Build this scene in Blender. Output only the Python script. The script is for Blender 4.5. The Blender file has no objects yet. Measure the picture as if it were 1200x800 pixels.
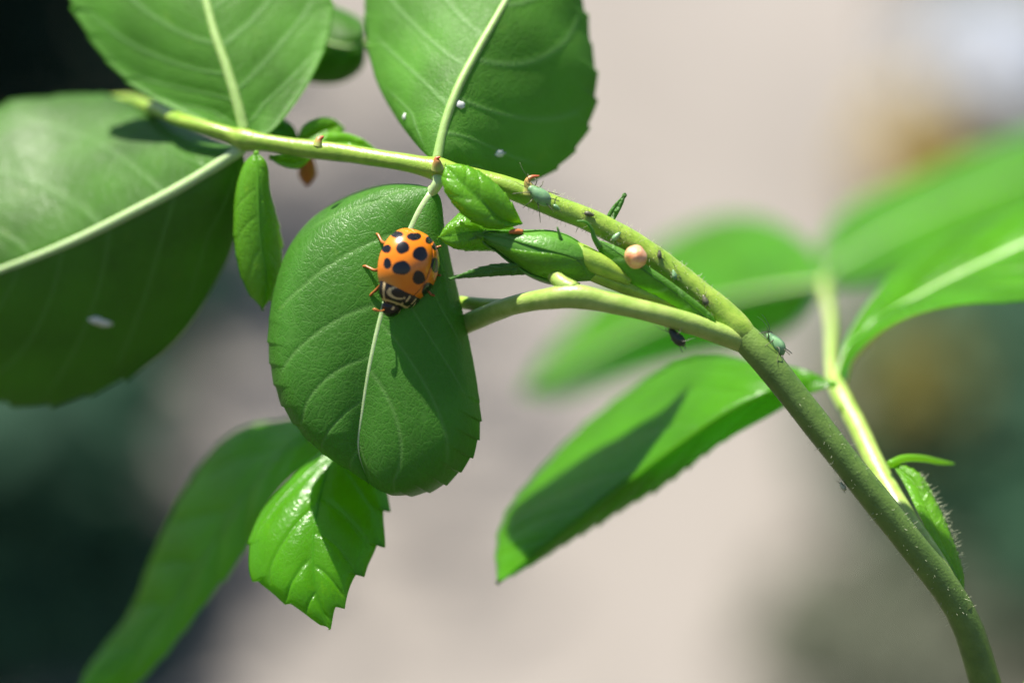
import bpy, math, random
import numpy as np
from mathutils import Vector, Matrix
from mathutils.bvhtree import BVHTree

# ------------------------------------------------------------------ scene, camera, sky, sun
# One unit is one centimetre.
sc = bpy.context.scene
sc.unit_settings.system = 'METRIC'
sc.unit_settings.scale_length = 0.01
PITCH = math.radians(20)
RIGHT = np.array([1.0, 0, 0])
FWD = np.array([0, math.cos(PITCH), -math.sin(PITCH)])
UP = np.array([0, math.sin(PITCH), math.cos(PITCH)])
FOCUS = np.array([0.0, 0.0, 85.0])
DIST = 22.22
cam_data = bpy.data.cameras.new('camera')
cam_data.lens = 100; cam_data.sensor_width = 36
cam_data.clip_start = 0.5; cam_data.clip_end = 60000
cam_data.dof.use_dof = True
cam_data.dof.focus_distance = DIST
cam_data.dof.aperture_fstop = 0.092
cam_data.dof.aperture_blades = 0
cam = bpy.data.objects.new('camera', cam_data)
sc.collection.objects.link(cam)
cam.location = Vector(FOCUS - DIST * FWD)
cam.rotation_euler = (math.pi / 2 - PITCH, 0, 0)
sc.camera = cam

SUN = -0.27 * RIGHT - 0.16 * FWD + 0.95 * UP      # towards the sun
SUN = SUN / np.linalg.norm(SUN)
world = bpy.data.worlds.new('World'); sc.world = world
world.use_nodes = True
wn = world.node_tree; wn.nodes.clear()
sky = wn.nodes.new('ShaderNodeTexSky'); sky.sky_type = 'NISHITA'; sky.sun_disc = False
sky.sun_elevation = math.asin(SUN[2]); sky.sun_rotation = math.atan2(SUN[0], SUN[1])
bg = wn.nodes.new('ShaderNodeBackground'); bg.inputs[1].default_value = 0.055
wo = wn.nodes.new('ShaderNodeOutputWorld')
wn.links.new(sky.outputs[0], bg.inputs[0]); wn.links.new(bg.outputs[0], wo.inputs[0])
sun_data = bpy.data.lights.new('sun', 'SUN')
sun_data.energy = 5.0; sun_data.angle = math.radians(0.53); sun_data.color = (1.0, 0.94, 0.84)
sun = bpy.data.objects.new('sun', sun_data); sc.collection.objects.link(sun)
sun.location = (0, 0, 400)
sun.rotation_euler = Vector(SUN).to_track_quat('Z', 'Y').to_euler()
sc.view_settings.view_transform = 'Standard'; sc.view_settings.look = 'None'
sc.view_settings.exposure = 1.08; sc.view_settings.gamma = 1
sc.view_settings.use_curve_mapping = False
sc.cycles.use_denoising = True
sc.cycles.max_bounces = 10; sc.cycles.transmission_bounces = 8
sc.cycles.caustics_reflective = False; sc.cycles.caustics_refractive = False

rng = np.random.default_rng(7)
random.seed(7)

# ------------------------------------------------------------------ helpers
def W(px, py, d):
    """a place in space: d centimetres behind the plane of focus, seen at (px, py)"""
    s = (DIST + d) / DIST / 150.0
    return FOCUS + RIGHT * (px - 600) * s + UP * (400 - py) * s + FWD * d
def psize(d): return (DIST + d) / DIST / 150.0
CAM = FOCUS - DIST * FWD
def ground_at(px, py, z=0.0):
    v = W(px, py, 0) - CAM
    return CAM + v * ((z - CAM[2]) / v[2])
def W3(a): return np.array([W(*p[:3]) for p in a])

def catmull(P, n):
    """n points evenly spread along a smooth curve through P (k, m)"""
    P = np.asarray(P, float)
    if len(P) == 2:
        t = np.linspace(0, 1, n)[:, None]; return P[0] * (1 - t) + P[1] * t
    Q = np.vstack([2 * P[0] - P[1], P, 2 * P[-1] - P[-2]])
    out = []
    for i in range(1, len(Q) - 2):
        p0, p1, p2, p3 = Q[i - 1:i + 3]
        d = [max(np.linalg.norm((b - a)[:3]), 1e-6) ** .5 for a, b in ((p0, p1), (p1, p2), (p2, p3))]
        t0, t1 = 0, d[0]; t2 = t1 + d[1]; t3 = t2 + d[2]
        t = np.linspace(t1, t2, 24, endpoint=False)[:, None]
        A1 = (t1 - t) / (t1 - t0) * p0 + (t - t0) / (t1 - t0) * p1
        A2 = (t2 - t) / (t2 - t1) * p1 + (t - t1) / (t2 - t1) * p2
        A3 = (t3 - t) / (t3 - t2) * p2 + (t - t2) / (t3 - t2) * p3
        B1 = (t2 - t) / (t2 - t0) * A1 + (t - t0) / (t2 - t0) * A2
        B2 = (t3 - t) / (t3 - t1) * A2 + (t - t1) / (t3 - t1) * A3
        out.append((t2 - t) / (t2 - t1) * B1 + (t - t1) / (t2 - t1) * B2)
    out.append(P[-1:])
    C = np.vstack(out)
    L = np.r_[0, np.cumsum(np.linalg.norm(np.diff(C[:, :3], axis=0), axis=1))]
    q = np.linspace(0, L[-1], n)
    return np.stack([np.interp(q, L, C[:, k]) for k in range(C.shape[1])], 1)

def norm(a): return a / np.maximum(np.linalg.norm(a, axis=-1, keepdims=True), 1e-12)
def sstep(a, b, x):
    t = np.clip((x - a) / (b - a), 0, 1); return t * t * (3 - 2 * t)

def mesh_object(name, verts, faces, mat, parent=None, attrs=None, smooth=True):
    me = bpy.data.meshes.new(name)
    me.from_pydata([tuple(map(float, v)) for v in verts], [], [tuple(map(int, f)) for f in faces])
    for k, a in (attrs or {}).items():
        a = np.asarray(a, np.float32)
        if a.ndim == 1:
            at = me.attributes.new(k, 'FLOAT', 'POINT'); at.data.foreach_set('value', a)
        else:
            at = me.attributes.new(k, 'FLOAT_VECTOR', 'POINT'); at.data.foreach_set('vector', a.ravel())
    if smooth: me.polygons.foreach_set('use_smooth', [True] * len(me.polygons))
    if mat is not None: me.materials.append(mat)
    me.update()
    ob = bpy.data.objects.new(name, me)
    sc.collection.objects.link(ob)
    if parent is not None:
        ob.parent = parent
        top = parent
        M = Matrix.Identity(4)
        chain = []
        while top is not None: chain.append(top); top = top.parent
        for t in reversed(chain): M = M @ t.matrix_parent_inverse @ t.matrix_basis
        ob.matrix_parent_inverse = M.inverted()      # parts are written in world coordinates
    return ob

def empty(name, loc, label, cat, group=None):
    o = bpy.data.objects.new(name, None); sc.collection.objects.link(o)
    o.location = Vector(loc); o.empty_display_size = 0.3
    return tag(o, label, cat, group)
def tag(o, label, cat, group=None):
    o['label'] = label; o['category'] = cat
    if group: o['group'] = group
    return o
def structure(o): o['kind'] = 'structure'; return o

# ------------------------------------------------------------------ materials
def nodes(name):
    m = bpy.data.materials.new(name); m.use_nodes = True
    nt = m.node_tree; nt.nodes.clear()
    out = nt.nodes.new('ShaderNodeOutputMaterial')
    def N(t, **kw):
        n = nt.nodes.new(t)
        for k, v in kw.items():
            if k == 'inp':
                for a, b in v.items():
                    if isinstance(b, bpy.types.NodeSocket): nt.links.new(b, n.inputs[a])
                    else: n.inputs[a].default_value = b
            else: setattr(n, k, v)
        return n
    return m, nt, out, N
def rgba(c): return (c[0], c[1], c[2], 1.0)
def math_(N, op, a, b=0.0, clamp=False):
    n = N('ShaderNodeMath', operation=op, use_clamp=clamp, inp={0: a, 1: b}); return n.outputs[0]
def mixc(N, f, a, b, blend='MIX'):
    n = N('ShaderNodeMix', data_type='RGBA', blend_type=blend)
    nt = n.id_data
    for key, v in (('Factor', f), ('A', a), ('B', b)):
        sock = [s for s in n.inputs if s.name == key and s.enabled][0]
        if isinstance(v, bpy.types.NodeSocket): nt.links.new(v, sock)
        else: sock.default_value = rgba(v) if isinstance(v, (tuple, list)) else v
    return [s for s in n.outputs if s.enabled][0]
def ramp(N, f, stops):
    n = N('ShaderNodeValToRGB', inp={0: f})
    e = n.color_ramp.elements
    while len(e) < len(stops): e.new(0.5)
    for k, (p, c) in enumerate(stops):
        e[k].position = p; e[k].color = rgba(c) if isinstance(c, tuple) else (c, c, c, 1)
    return n.outputs[0]

def leaf_material(name, base, trans, vein, rough=0.38, spec=0.5, fac=0.5, cells=21.0, bump=0.5, veinmix=0.5, mottle=0.25, netmix=0.2):
    m, nt, out, N = nodes(name)
    at = N('ShaderNodeAttribute', attribute_name='lc').outputs['Vector']
    vm = N('ShaderNodeAttribute', attribute_name='vein').outputs['Fac']
    n1 = N('ShaderNodeTexNoise', inp={'Vector': at, 'Scale': 1.7, 'Detail': 4.0}).outputs[0]
    n2 = N('ShaderNodeTexNoise', inp={'Vector': at, 'Scale': 24.0, 'Detail': 3.0}).outputs[0]
    wob = N('ShaderNodeVectorMath', operation='MULTIPLY_ADD', inp={0: N('ShaderNodeTexNoise', inp={'Vector': at, 'Scale': 9.0}).outputs['Color'], 1: (0.06, 0.06, 0.06), 2: at}).outputs[0]
    vor = N('ShaderNodeTexVoronoi', feature='DISTANCE_TO_EDGE', inp={'Vector': wob, 'Scale': cells}).outputs['Distance']
    vor2 = N('ShaderNodeTexVoronoi', feature='DISTANCE_TO_EDGE', inp={'Vector': wob, 'Scale': cells * 0.36}).outputs['Distance']
    net = math_(N, 'SUBTRACT', 1.0, N('ShaderNodeMapRange', inp={0: vor, 1: 0.0, 2: 0.16}).outputs[0], True)
    net2 = math_(N, 'SUBTRACT', 1.0, N('ShaderNodeMapRange', inp={0: vor2, 1: 0.0, 2: 0.08}).outputs[0], True)
    netw = math_(N, 'MAXIMUM', math_(N, 'MULTIPLY', net, 0.5), math_(N, 'MULTIPLY', net2, 0.7))
    vmix = math_(N, 'MAXIMUM', math_(N, 'MULTIPLY', vm, veinmix), math_(N, 'MULTIPLY', netw, netmix))
    dark = tuple(c * (1 - mottle) for c in base); lite = tuple(min(c * (1 + mottle), 1) for c in base)
    col = mixc(N, ramp(N, n1, [(0.3, 0.0), (0.7, 1.0)]), dark, lite)
    col = mixc(N, math_(N, 'MULTIPLY', ramp(N, n2, [(0.35, 0.0), (0.75, 1.0)]), 0.25), col, lite)
    sp = N('ShaderNodeTexNoise', inp={'Vector': at, 'Scale': 7.0, 'Detail': 6.0, 'Roughness': 0.7}).outputs[0]
    col = mixc(N, math_(N, 'MULTIPLY', ramp(N, sp, [(0.62, 0.0), (0.70, 1.0)]), 0.4), col, (base[0] * 2.4, base[1] * 1.5, base[2] * 1.3))
    col = mixc(N, math_(N, 'MULTIPLY', ramp(N, sp, [(0.28, 1.0), (0.34, 0.0)]), 0.35), col, (base[0] * 0.7, base[1] * 0.5, base[2] * 0.6))
    col = mixc(N, vmix, col, vein)
    tdark = tuple(c * (1 - mottle * .6) for c in trans)
    tcol = mixc(N, n1, tdark, trans)
    tcol = mixc(N, math_(N, 'MULTIPLY', vmix, 0.5), tcol, tuple(c * 0.75 for c in trans))
    h = math_(N, 'ADD', math_(N, 'MULTIPLY', netw, -0.9), math_(N, 'MULTIPLY', n2, 0.6))
    bp = N('ShaderNodeBump', inp={'Height': h, 'Strength': bump, 'Distance': 0.012}).outputs[0]
    rg = math_(N, 'ADD', rough - 0.06, math_(N, 'MULTIPLY', n2, 0.14))
    p = N('ShaderNodeBsdfPrincipled', inp={'Base Color': col, 'Roughness': rg, 'Specular IOR Level': spec, 'Normal': bp})
    t = N('ShaderNodeBsdfTranslucent', inp={'Color': tcol, 'Normal': bp})
    mx = N('ShaderNodeMixShader', inp={0: fac, 1: p.outputs[0], 2: t.outputs[0]})
    nt.links.new(mx.outputs[0], out.inputs[0])
    return m

def plain_material(name, c, c2=None, rough=0.45, spec=0.5, scale=8.0, bump=0.2, bdist=0.01, trans=None, fac=0.3, attr=None, sss=0.0, stretch=(1, 1, 1), coat=0.0):
    m, nt, out, N = nodes(name)
    pos = N('ShaderNodeNewGeometry').outputs['Position']
    pos = N('ShaderNodeVectorMath', operation='MULTIPLY', inp={0: pos, 1: stretch}).outputs[0]
    n1 = N('ShaderNodeTexNoise', inp={'Vector': pos, 'Scale': scale, 'Detail': 5.0, 'Roughness': 0.6}).outputs[0]
    n2 = N('ShaderNodeTexNoise', inp={'Vector': pos, 'Scale': scale * 7, 'Detail': 3.0}).outputs[0]
    c2 = c2 or tuple(x * 0.7 for x in c)
    f = ramp(N, n1, [(0.32, 0.0), (0.68, 1.0)])
    col = mixc(N, f, c2, c)
    if attr:                                     # colour that runs along the part, (from, to)
        a = N('ShaderNodeAttribute', attribute_name='along').outputs['Fac']
        col = mixc(N, ramp(N, a, attr[1]), col, attr[0])
    h = math_(N, 'ADD', n1, math_(N, 'MULTIPLY', n2, 0.5))
    bp = N('ShaderNodeBump', inp={'Height': h, 'Strength': bump, 'Distance': bdist}).outputs[0]
    p = N('ShaderNodeBsdfPrincipled', inp={'Base Color': col, 'Roughness': rough, 'Specular IOR Level': spec, 'Normal': bp, 'Coat Weight': coat})
    if sss:
        p.inputs['Subsurface Weight'].default_value = sss
        p.inputs['Subsurface Radius'].default_value = (0.6, 1.0, 0.25)
        p.inputs['Subsurface Scale'].default_value = 0.06
    sh = p.outputs[0]
    if trans:
        t = N('ShaderNodeBsdfTranslucent', inp={'Color': rgba(trans)})
        sh = N('ShaderNodeMixShader', inp={0: fac, 1: sh, 2: t.outputs[0]}).outputs[0]
    nt.links.new(sh, out.inputs[0])
    return m

G_TRANS = (0.30, 0.74, 0.05)
M_main = leaf_material('leaf_matte_green', (0.062, 0.195, 0.022), (0.36, 0.80, 0.03), (0.20, 0.38, 0.11), rough=0.42, spec=0.38, fac=0.46, bump=0.32, veinmix=0.6, cells=34, netmix=0.28)
M_gloss = leaf_material('leaf_glossy_green', (0.078, 0.255, 0.004), (0.46, 0.95, 0.015), (0.15, 0.36, 0.05), rough=0.25, spec=0.55, fac=0.56, bump=0.2, veinmix=0.3, cells=30)
M_under = leaf_material('leaf_pale_underside', (0.115, 0.285, 0.042), (0.42, 0.86, 0.06), (0.26, 0.46, 0.17), rough=0.5, spec=0.35, fac=0.5, bump=0.3, veinmix=0.75, cells=26, mottle=0.32)
M_left = leaf_material('leaf_deep_green', (0.056, 0.165, 0.012), (0.28, 0.66, 0.006), (0.16, 0.33, 0.09), rough=0.38, spec=0.45, fac=0.42, bump=0.22, veinmix=0.6, cells=28, mottle=0.35)
M_young = leaf_material('leaf_young_green', (0.13, 0.36, 0.02), (0.60, 0.95, 0.07), (0.20, 0.42, 0.06), rough=0.27, spec=0.6, fac=0.5, bump=0.35, veinmix=0.3, cells=30)
M_sepal = leaf_material('sepal_green', (0.07, 0.22, 0.03), (0.3, 0.65, 0.06), (0.2, 0.36, 0.12), rough=0.42, spec=0.45, fac=0.35, bump=0.6, veinmix=0.3, cells=30)
M_bud = leaf_material('bud_green', (0.10, 0.30, 0.03), (0.34, 0.70, 0.06), (0.22, 0.40, 0.12), rough=0.36, spec=0.45, fac=0.25, bump=0.3, veinmix=0.2, cells=30)
M_rib = plain_material('pale_midrib', (0.48, 0.62, 0.32), (0.38, 0.54, 0.23), rough=0.35, scale=14, bump=0.3, sss=0.25)
M_rib2 = plain_material('green_midrib', (0.33, 0.50, 0.16), (0.27, 0.43, 0.12), rough=0.45, scale=14, bump=0.3, sss=0.25)
M_stem = plain_material('young_green_stem', (0.33, 0.47, 0.07), (0.19, 0.34, 0.035), rough=0.3, scale=9, bump=0.6, sss=0.3)
M_pale_stem = plain_material('pale_petiole', (0.40, 0.53, 0.14), (0.26, 0.41, 0.07), rough=0.33, scale=9, bump=0.6, sss=0.3)
M_cane = plain_material('olive_cane', (0.13, 0.225, 0.042), (0.085, 0.165, 0.028), rough=0.42, scale=7, bump=0.8, sss=0.1,
                        attr=((0.22, 0.36, 0.06), [(0.62, 0.0), (0.72, 1.0)]))
M_thorn = plain_material('thorn', (0.42, 0.44, 0.12), (0.36, 0.42, 0.10), rough=0.4, scale=10, sss=0.2,
                         attr=((0.50, 0.11, 0.05), [(0.25, 0.0), (0.8, 1.0)]))
M_hair = plain_material('stem_hair', (0.6, 0.62, 0.45), (0.4, 0.45, 0.28), rough=0.5, scale=10)
M_orange = plain_material('withered_orange', (0.55, 0.13, 0.03), (0.40, 0.16, 0.04), rough=0.5, scale=6)
M_fleck = plain_material('white_flake', (0.75, 0.78, 0.74), (0.6, 0.64, 0.6), rough=0.6, scale=20)

# ------------------------------------------------------------------ leaf and tube builders
def leaf(name, mid, left, right, mat, parent, nlat=7, arch=0.06, quilt=0.012, ridge=0.008, teeth=(0, 0, 0), teeth_l=None, teeth_r=None,
         thick=0.022, dz=0.0, tilt=None, nu=260, nv=36, slant=0.22, rib=(4.5, 1.2), rib_mat=None, rib_end=0.97, curl=0.0, seed=1, wave=0.0, world=False):
    """a blade between two edges and its midrib, each a list of (px, py, d) from base to tip; rib gives the midrib's radius in pixels"""
    r = np.random.default_rng(seed)
    if tilt: mid, left, right = [[(a, b, c - tilt[1] * (b - tilt[0]) / 100.0) for a, b, c in e] for e in (mid, left, right)]     # leaning back above tilt[0]
    mid, left, right = [np.array(e) if world else W3([(a, b, c + dz) for a, b, c in e]) for e in (mid, left, right)]
    left = [mid[0]] + list(left) + [mid[-1]]; right = [mid[0]] + list(right) + [mid[-1]]
    M = catmull(np.array(mid), nu); L = catmull(np.array(left), nu); R = catmull(np.array(right), nu)
    u = np.linspace(0, 1, nu)
    s1 = np.linspace(0, 1, nv) ** 0.85
    v = np.r_[-s1[::-1], s1[1:]]; nV = len(v)
    T = norm(np.gradient(M, axis=0))
    size = np.linalg.norm(M[-1] - M[0])
    phase = r.random()
    rows = []; veins = []; lcs = []
    arc = np.r_[0, np.cumsum(np.linalg.norm(np.diff(M, axis=0), axis=1))]
    for side, E, ss, tt in ((-1, L, s1[::-1], teeth_l or teeth), (1, R, s1[1:], teeth_r or teeth)):
        across = E - M
        wid = np.linalg.norm(across, axis=1)
        nn = norm(np.cross(T, across))
        if np.mean(nn @ FWD) > 0: nn = -nn
        k = np.ones(9) / 9
        nn = norm(np.stack([np.convolve(np.pad(nn[:, c], 4, 'edge'), k, 'valid') for c in range(3)], 1))
        Et = norm(np.gradient(E, axis=0)); out_dir = norm(across)
        # sawtooth margin
        th = np.zeros(nu); nt_, amp, u0 = tt
        if nt_:
            ph = u * nt_ + phase; cell = np.floor(ph).astype(int); fr = ph - cell
            ra = 0.55 + 0.9 * r.random(cell.max() + 2)
            th = amp * psize(0) * ra[cell] * (np.clip(fr / 0.86, 0, 1) ** 1.6 * (fr < 0.86) + (fr >= 0.86) * (1 - (fr - 0.86) / 0.14)) * sstep(u0, u0 + 0.12, u) * (1 - 0.5 * sstep(0.93, 1.0, u))
        for s in ss:
            p = M + across * s
            prof = arch * 4 * s * (1 - s)
            lat = (u - slant * s ** 1.25 * np.clip(wid / (0.25 * size), 0, 1)) * nlat + phase * .5 + side * .21 + .22 * np.sin(u * 8 + phase * 7 + side)
            dl = np.abs(lat - np.round(lat)) / nlat * size       # distance from a side vein, cm
            on = sstep(0.05, 0.12, u) * (1 - sstep(0.9, 1.0, u)) * (1 - sstep(0.78, 0.97, s))
            vm = np.exp(-(dl / 0.020) ** 2) * on
            q = np.abs(np.sin(np.pi * lat)) ** 0.8 * on
            cu = curl * s ** 13 * np.minimum(wid / (0.22 * size), 1) ** 2 * sstep(0.02, 0.2, u)
            off = prof * np.minimum(wid / (0.2 * size + 1e-6), 1) + quilt * q * sstep(0, 0.25, s) + ridge * vm * sstep(0, 0.12, s)
            if wave: off = off + wave * np.sin(u * 15 + side * 1.3 + phase * 6) * s ** 3
            p = p + nn * off[:, None] + FWD * cu[:, None] * .8 + (out_dir * 0.75 + Et * 0.65) * (th * sstep(0.55, 1.0, s) ** 2)[:, None]
            rows.append(p); veins.append(vm); lcs.append(np.stack([arc, side * s * wid, np.full(nu, seed * 3.7)], 1))
    P = np.array(rows)                        # (nV, nu, 3)
    du = np.gradient(P, axis=1); dv = np.gradient(P, axis=0)
    Nn = norm(np.cross(du, dv) + 1e-15)
    if np.mean(Nn.reshape(-1, 3) @ FWD) > 0: Nn = -Nn
    wv = np.array([abs(x) for x in v])[:, None, None]
    tk = thick * (0.35 + 0.65 * np.minimum(1, np.linalg.norm(P - P[nv - 1][None], axis=2, keepdims=True) * 10)) * (1 - 0.45 * wv ** 8)
    tk[:, 0] *= .5; tk[:, -1] *= .3
    B = P - Nn * thick * (1 - 0.4 * wv ** 10)
    idx = np.arange(nV * nu).reshape(nV, nu); off = nV * nu
    a, b, c, d = idx[:-1, :-1], idx[:-1, 1:], idx[1:, 1:], idx[1:, :-1]
    q = np.stack([a, b, c, d], -1).reshape(-1, 4)
    e1 = P[1, 1] - P[0, 0]
    front = q; back = q[:, ::-1] + off
    ring = np.r_[idx[0, :], idx[1:, -1], idx[-1, -2::-1], idx[-2:0:-1, 0]]
    rim = np.stack([ring, np.roll(ring, -1), np.roll(ring, -1) + off, ring + off], 1)
    # make the front face outwards
    fn = np.cross(P[:-1, 1:] - P[:-1, :-1], P[1:, 1:] - P[:-1, :-1]).reshape(-1, 3)
    if np.mean(np.sum(norm(fn) * Nn[:-1, :-1].reshape(-1, 3), 1)) < 0:
        front = front[:, ::-1]; back = back[:, ::-1]
    else: rim = rim[:, ::-1]
    V = np.vstack([P.reshape(-1, 3), B.reshape(-1, 3)])
    vein = np.tile(np.array(veins).ravel(), 2); lc = np.tile(np.array(lcs).reshape(-1, 3), (2, 1))
    ob = mesh_object(name, V, np.vstack([front, back, rim]), mat, parent, {'vein': vein, 'lc': lc})
    if rib:
        n = 90; sel = np.linspace(0, int((nu - 1) * rib_end), n).astype(int)
        c0 = P[nv - 1][sel] + Nn[nv - 1][sel] * 0.0
        dd = (c0 - FOCUS) @ FWD
        rad = np.array([(rib[0] * (1 - t) ** 0.8 + rib[1] * (1 - (1 - t) ** 0.8)) for t in np.linspace(0, 1, n)]) * psize(0) * (DIST + dd) / DIST
        rad[-6:] *= np.linspace(1, .25, 6)
        tube_mesh('midrib', c0 - Nn[nv - 1][sel] * rad[:, None] * 0.74, rad, rib_mat or M_rib, ob, 10)
    ob['bvh'] = 0; del ob['bvh']
    return ob

def tube_mesh(name, C, rad, mat, parent=None, ns=14, rough=0.0, seed=3, cap=True):
    C = np.asarray(C, float); n = len(C); rad = np.asarray(rad, float)
    T = norm(np.gradient(C, axis=0))
    ref = np.array([0.3, -0.9, 0.31]) if abs(T[0] @ norm(np.array([0.3, -0.9, 0.31]))) < .9 else np.array([1.0, 0, 0])
    A = norm(ref - T[0] * (ref @ T[0])); verts = []
    ang = np.linspace(0, 2 * np.pi, ns, endpoint=False)
    r = np.random.default_rng(seed)
    ph = r.random(6) * 6
    arc = np.r_[0, np.cumsum(np.linalg.norm(np.diff(C, axis=0), axis=1))]
    for i in range(n):
        A = norm(A - T[i] * (A @ T[i])); Bv = np.cross(T[i], A)
        rr = rad[i] * (1 + rough * (np.sin(arc[i] * 9 + ph[0] + 2 * np.sin(ang + ph[1])) * .5 + np.sin(arc[i] * 23 + ph[2]) * .3 + np.sin(3 * ang + arc[i] * 3 + ph[3]) * .6))
        rr = np.broadcast_to(rr, (ns,))
        verts.append(C[i] + np.outer(np.cos(ang) * rr, A) + np.outer(np.sin(ang) * rr, Bv))
    V = np.vstack(verts); F = []
    for i in range(n - 1):
        for j in range(ns):
            k = (j + 1) % ns
            F.append((i * ns + j, i * ns + k, (i + 1) * ns + k, (i + 1) * ns + j))
    along = np.repeat(np.linspace(0, 1, n), ns)
    V = np.vstack([V, C[0] - T[0] * rad[0] * .35, C[-1] + T[-1] * rad[-1] * .5]); along = np.r_[along, 0, 1]
    a, b = n * ns, n * ns + 1
    for j in range(ns):
        k = (j + 1) % ns
        F.append((a, k, j)); F.append((b, (n - 1) * ns + j, (n - 1) * ns + k))
    if name is None: return V, F, along
    return mesh_object(name, V, F, mat, parent, {'along': along})

def tube(name, pts, mat, parent=None, n=80, ns=16, rough=0.03, seed=3):
    """pts: (px, py, d, radius in pixels)"""
    A = np.array([np.r_[W(*p[:3]), p[3] * psize(p[2])] for p in pts])
    C = catmull(A, n)
    return tube_mesh(name, C[:, :3], C[:, 3], mat, parent, ns, rough, seed)

def surface(ob):
    me = ob.data
    return BVHTree.FromPolygons([v.co.copy() for v in me.vertices], [tuple(p.vertices) for p in me.polygons])
def on_surface(bvh, px, py):
    """the point of a part seen at (px, py) and the way it faces"""
    o = Vector(CAM); v = Vector(W(px, py, 0) - CAM).normalized()
    p, n, _, _ = bvh.ray_cast(o, v)
    if p is None: return None, None
    n = np.array(n); n = n if n @ FWD < 0 else -n
    return np.array(p), n

# ------------------------------------------------------------------ the ground
def ground():
    n = 60
    g = np.concatenate([-np.geomspace(30, 40000, n)[::-1], np.linspace(-25, 25, 5), np.geomspace(30, 40000, n)])
    X, Y = np.meshgrid(g, g + 250, indexing='ij')
    V = np.stack([X, Y, np.zeros_like(X)], -1).reshape(-1, 3)
    m = len(g); i = np.arange(m * m).reshape(m, m)
    F = np.stack([i[:-1, :-1], i[1:, :-1], i[1:, 1:], i[:-1, 1:]], -1).reshape(-1, 4)
    return V, F
def earth_material(name, a, b, scale, bump, bd, extra=None):
    m, nt, out, N = nodes(name)
    pos = N('ShaderNodeNewGeometry').outputs['Position']
    lng = N('ShaderNodeVectorMath', operation='MULTIPLY', inp={0: pos, 1: (1.6, 0.3, 1)}).outputs[0]
    n1 = N('ShaderNodeTexNoise', inp={'Vector': lng, 'Scale': scale, 'Detail': 7.0, 'Roughness': 0.6}).outputs[0]
    n2 = N('ShaderNodeTexNoise', inp={'Vector': pos, 'Scale': scale * 9, 'Detail': 5.0}).outputs[0]
    col = mixc(N, ramp(N, n1, [(0.3, 0.0), (0.7, 1.0)]), a, b)
    col = mixc(N, math_(N, 'MULTIPLY', n2, 0.35), col, tuple(x * 0.6 for x in a))
    bp = N('ShaderNodeBump', inp={'Height': n2, 'Strength': bump, 'Distance': bd}).outputs[0]
    p = N('ShaderNodeBsdfPrincipled', inp={'Base Color': col, 'Roughness': 0.9, 'Normal': bp})
    nt.links.new(p.outputs[0], out.inputs[0])
    return m
V, F = ground()
structure(mesh_object('ground', V, F, earth_material('garden_soil', (0.045, 0.050, 0.028), (0.09, 0.075, 0.05), 0.02, 0.8, 1.0), smooth=False))
# a pale gravel path running away from the viewer
ys = np.linspace(60, 900, 90)
xl = -33 - 3 * np.sin(ys / 60) - 0.05 * (ys - 160); xr = 35 + 4 * np.sin(ys / 75 + 1) + 0.10 * (ys - 160)
nx = 12
V = np.array([(a + (b - a) * t, y, 1.2 + 0.5 * math.sin(math.pi * t)) for y, a, b in zip(ys, xl, xr) for t in np.linspace(0, 1, nx)])
i = np.arange(len(ys) * nx).reshape(len(ys), nx)
F = np.stack([i[:-1, :-1], i[:-1, 1:], i[1:, 1:], i[1:, :-1]], -1).reshape(-1, 4)
structure(mesh_object('garden_path', V, F, earth_material('pale_gravel', (0.165, 0.150, 0.134), (0.265, 0.244, 0.226), 0.02, 0.6, 0.5)))

# ------------------------------------------------------------------ shrubs behind
def foliage_material(name, c, c2, trans):
    m, nt, out, N = nodes(name)
    rnd = N('ShaderNodeNewGeometry').outputs['Random Per Island']
    col = mixc(N, rnd, c, c2)
    p = N('ShaderNodeBsdfPrincipled', inp={'Base Color': col, 'Roughness': 0.6, 'Specular IOR Level': 0.3})
    t = N('ShaderNodeBsdfTranslucent', inp={'Color': rgba(trans)})
    mx = N('ShaderNodeMixShader', inp={0: 0.3, 1: p.outputs[0], 2: t.outputs[0]})
    nt.links.new(mx.outputs[0], out.inputs[0])
    return m
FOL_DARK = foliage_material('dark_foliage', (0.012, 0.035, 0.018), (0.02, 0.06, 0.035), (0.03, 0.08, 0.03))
FOL_MID = foliage_material('mid_foliage', (0.035, 0.085, 0.03), (0.06, 0.12, 0.04), (0.08, 0.2, 0.04))
FOL_TEAL = foliage_material('blue_green_foliage', (0.020, 0.075, 0.042), (0.035, 0.11, 0.06), (0.03, 0.10, 0.04))
FOL_TEAL_LIGHT = foliage_material('pale_blue_green_foliage', (0.045, 0.13, 0.075), (0.075, 0.18, 0.10), (0.06, 0.16, 0.07))  # paler blue-green leaves, for the right-hand shrub
FOL_GREY = foliage_material('grey_green_foliage', (0.11, 0.13, 0.085), (0.17, 0.18, 0.13), (0.1, 0.13, 0.07))
FOL_GOLD = foliage_material('golden_foliage', (0.52, 0.36, 0.09), (0.42, 0.34, 0.11), (0.4, 0.3, 0.08))
FOL_BLUE = foliage_material('pale_blossom', (0.55, 0.60, 0.70), (0.80, 0.82, 0.86), (0.6, 0.65, 0.72))
M_wood = plain_material('shrub_wood', (0.10, 0.075, 0.05), rough=0.8, scale=0.6, bump=0.5, bdist=0.3)

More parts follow.
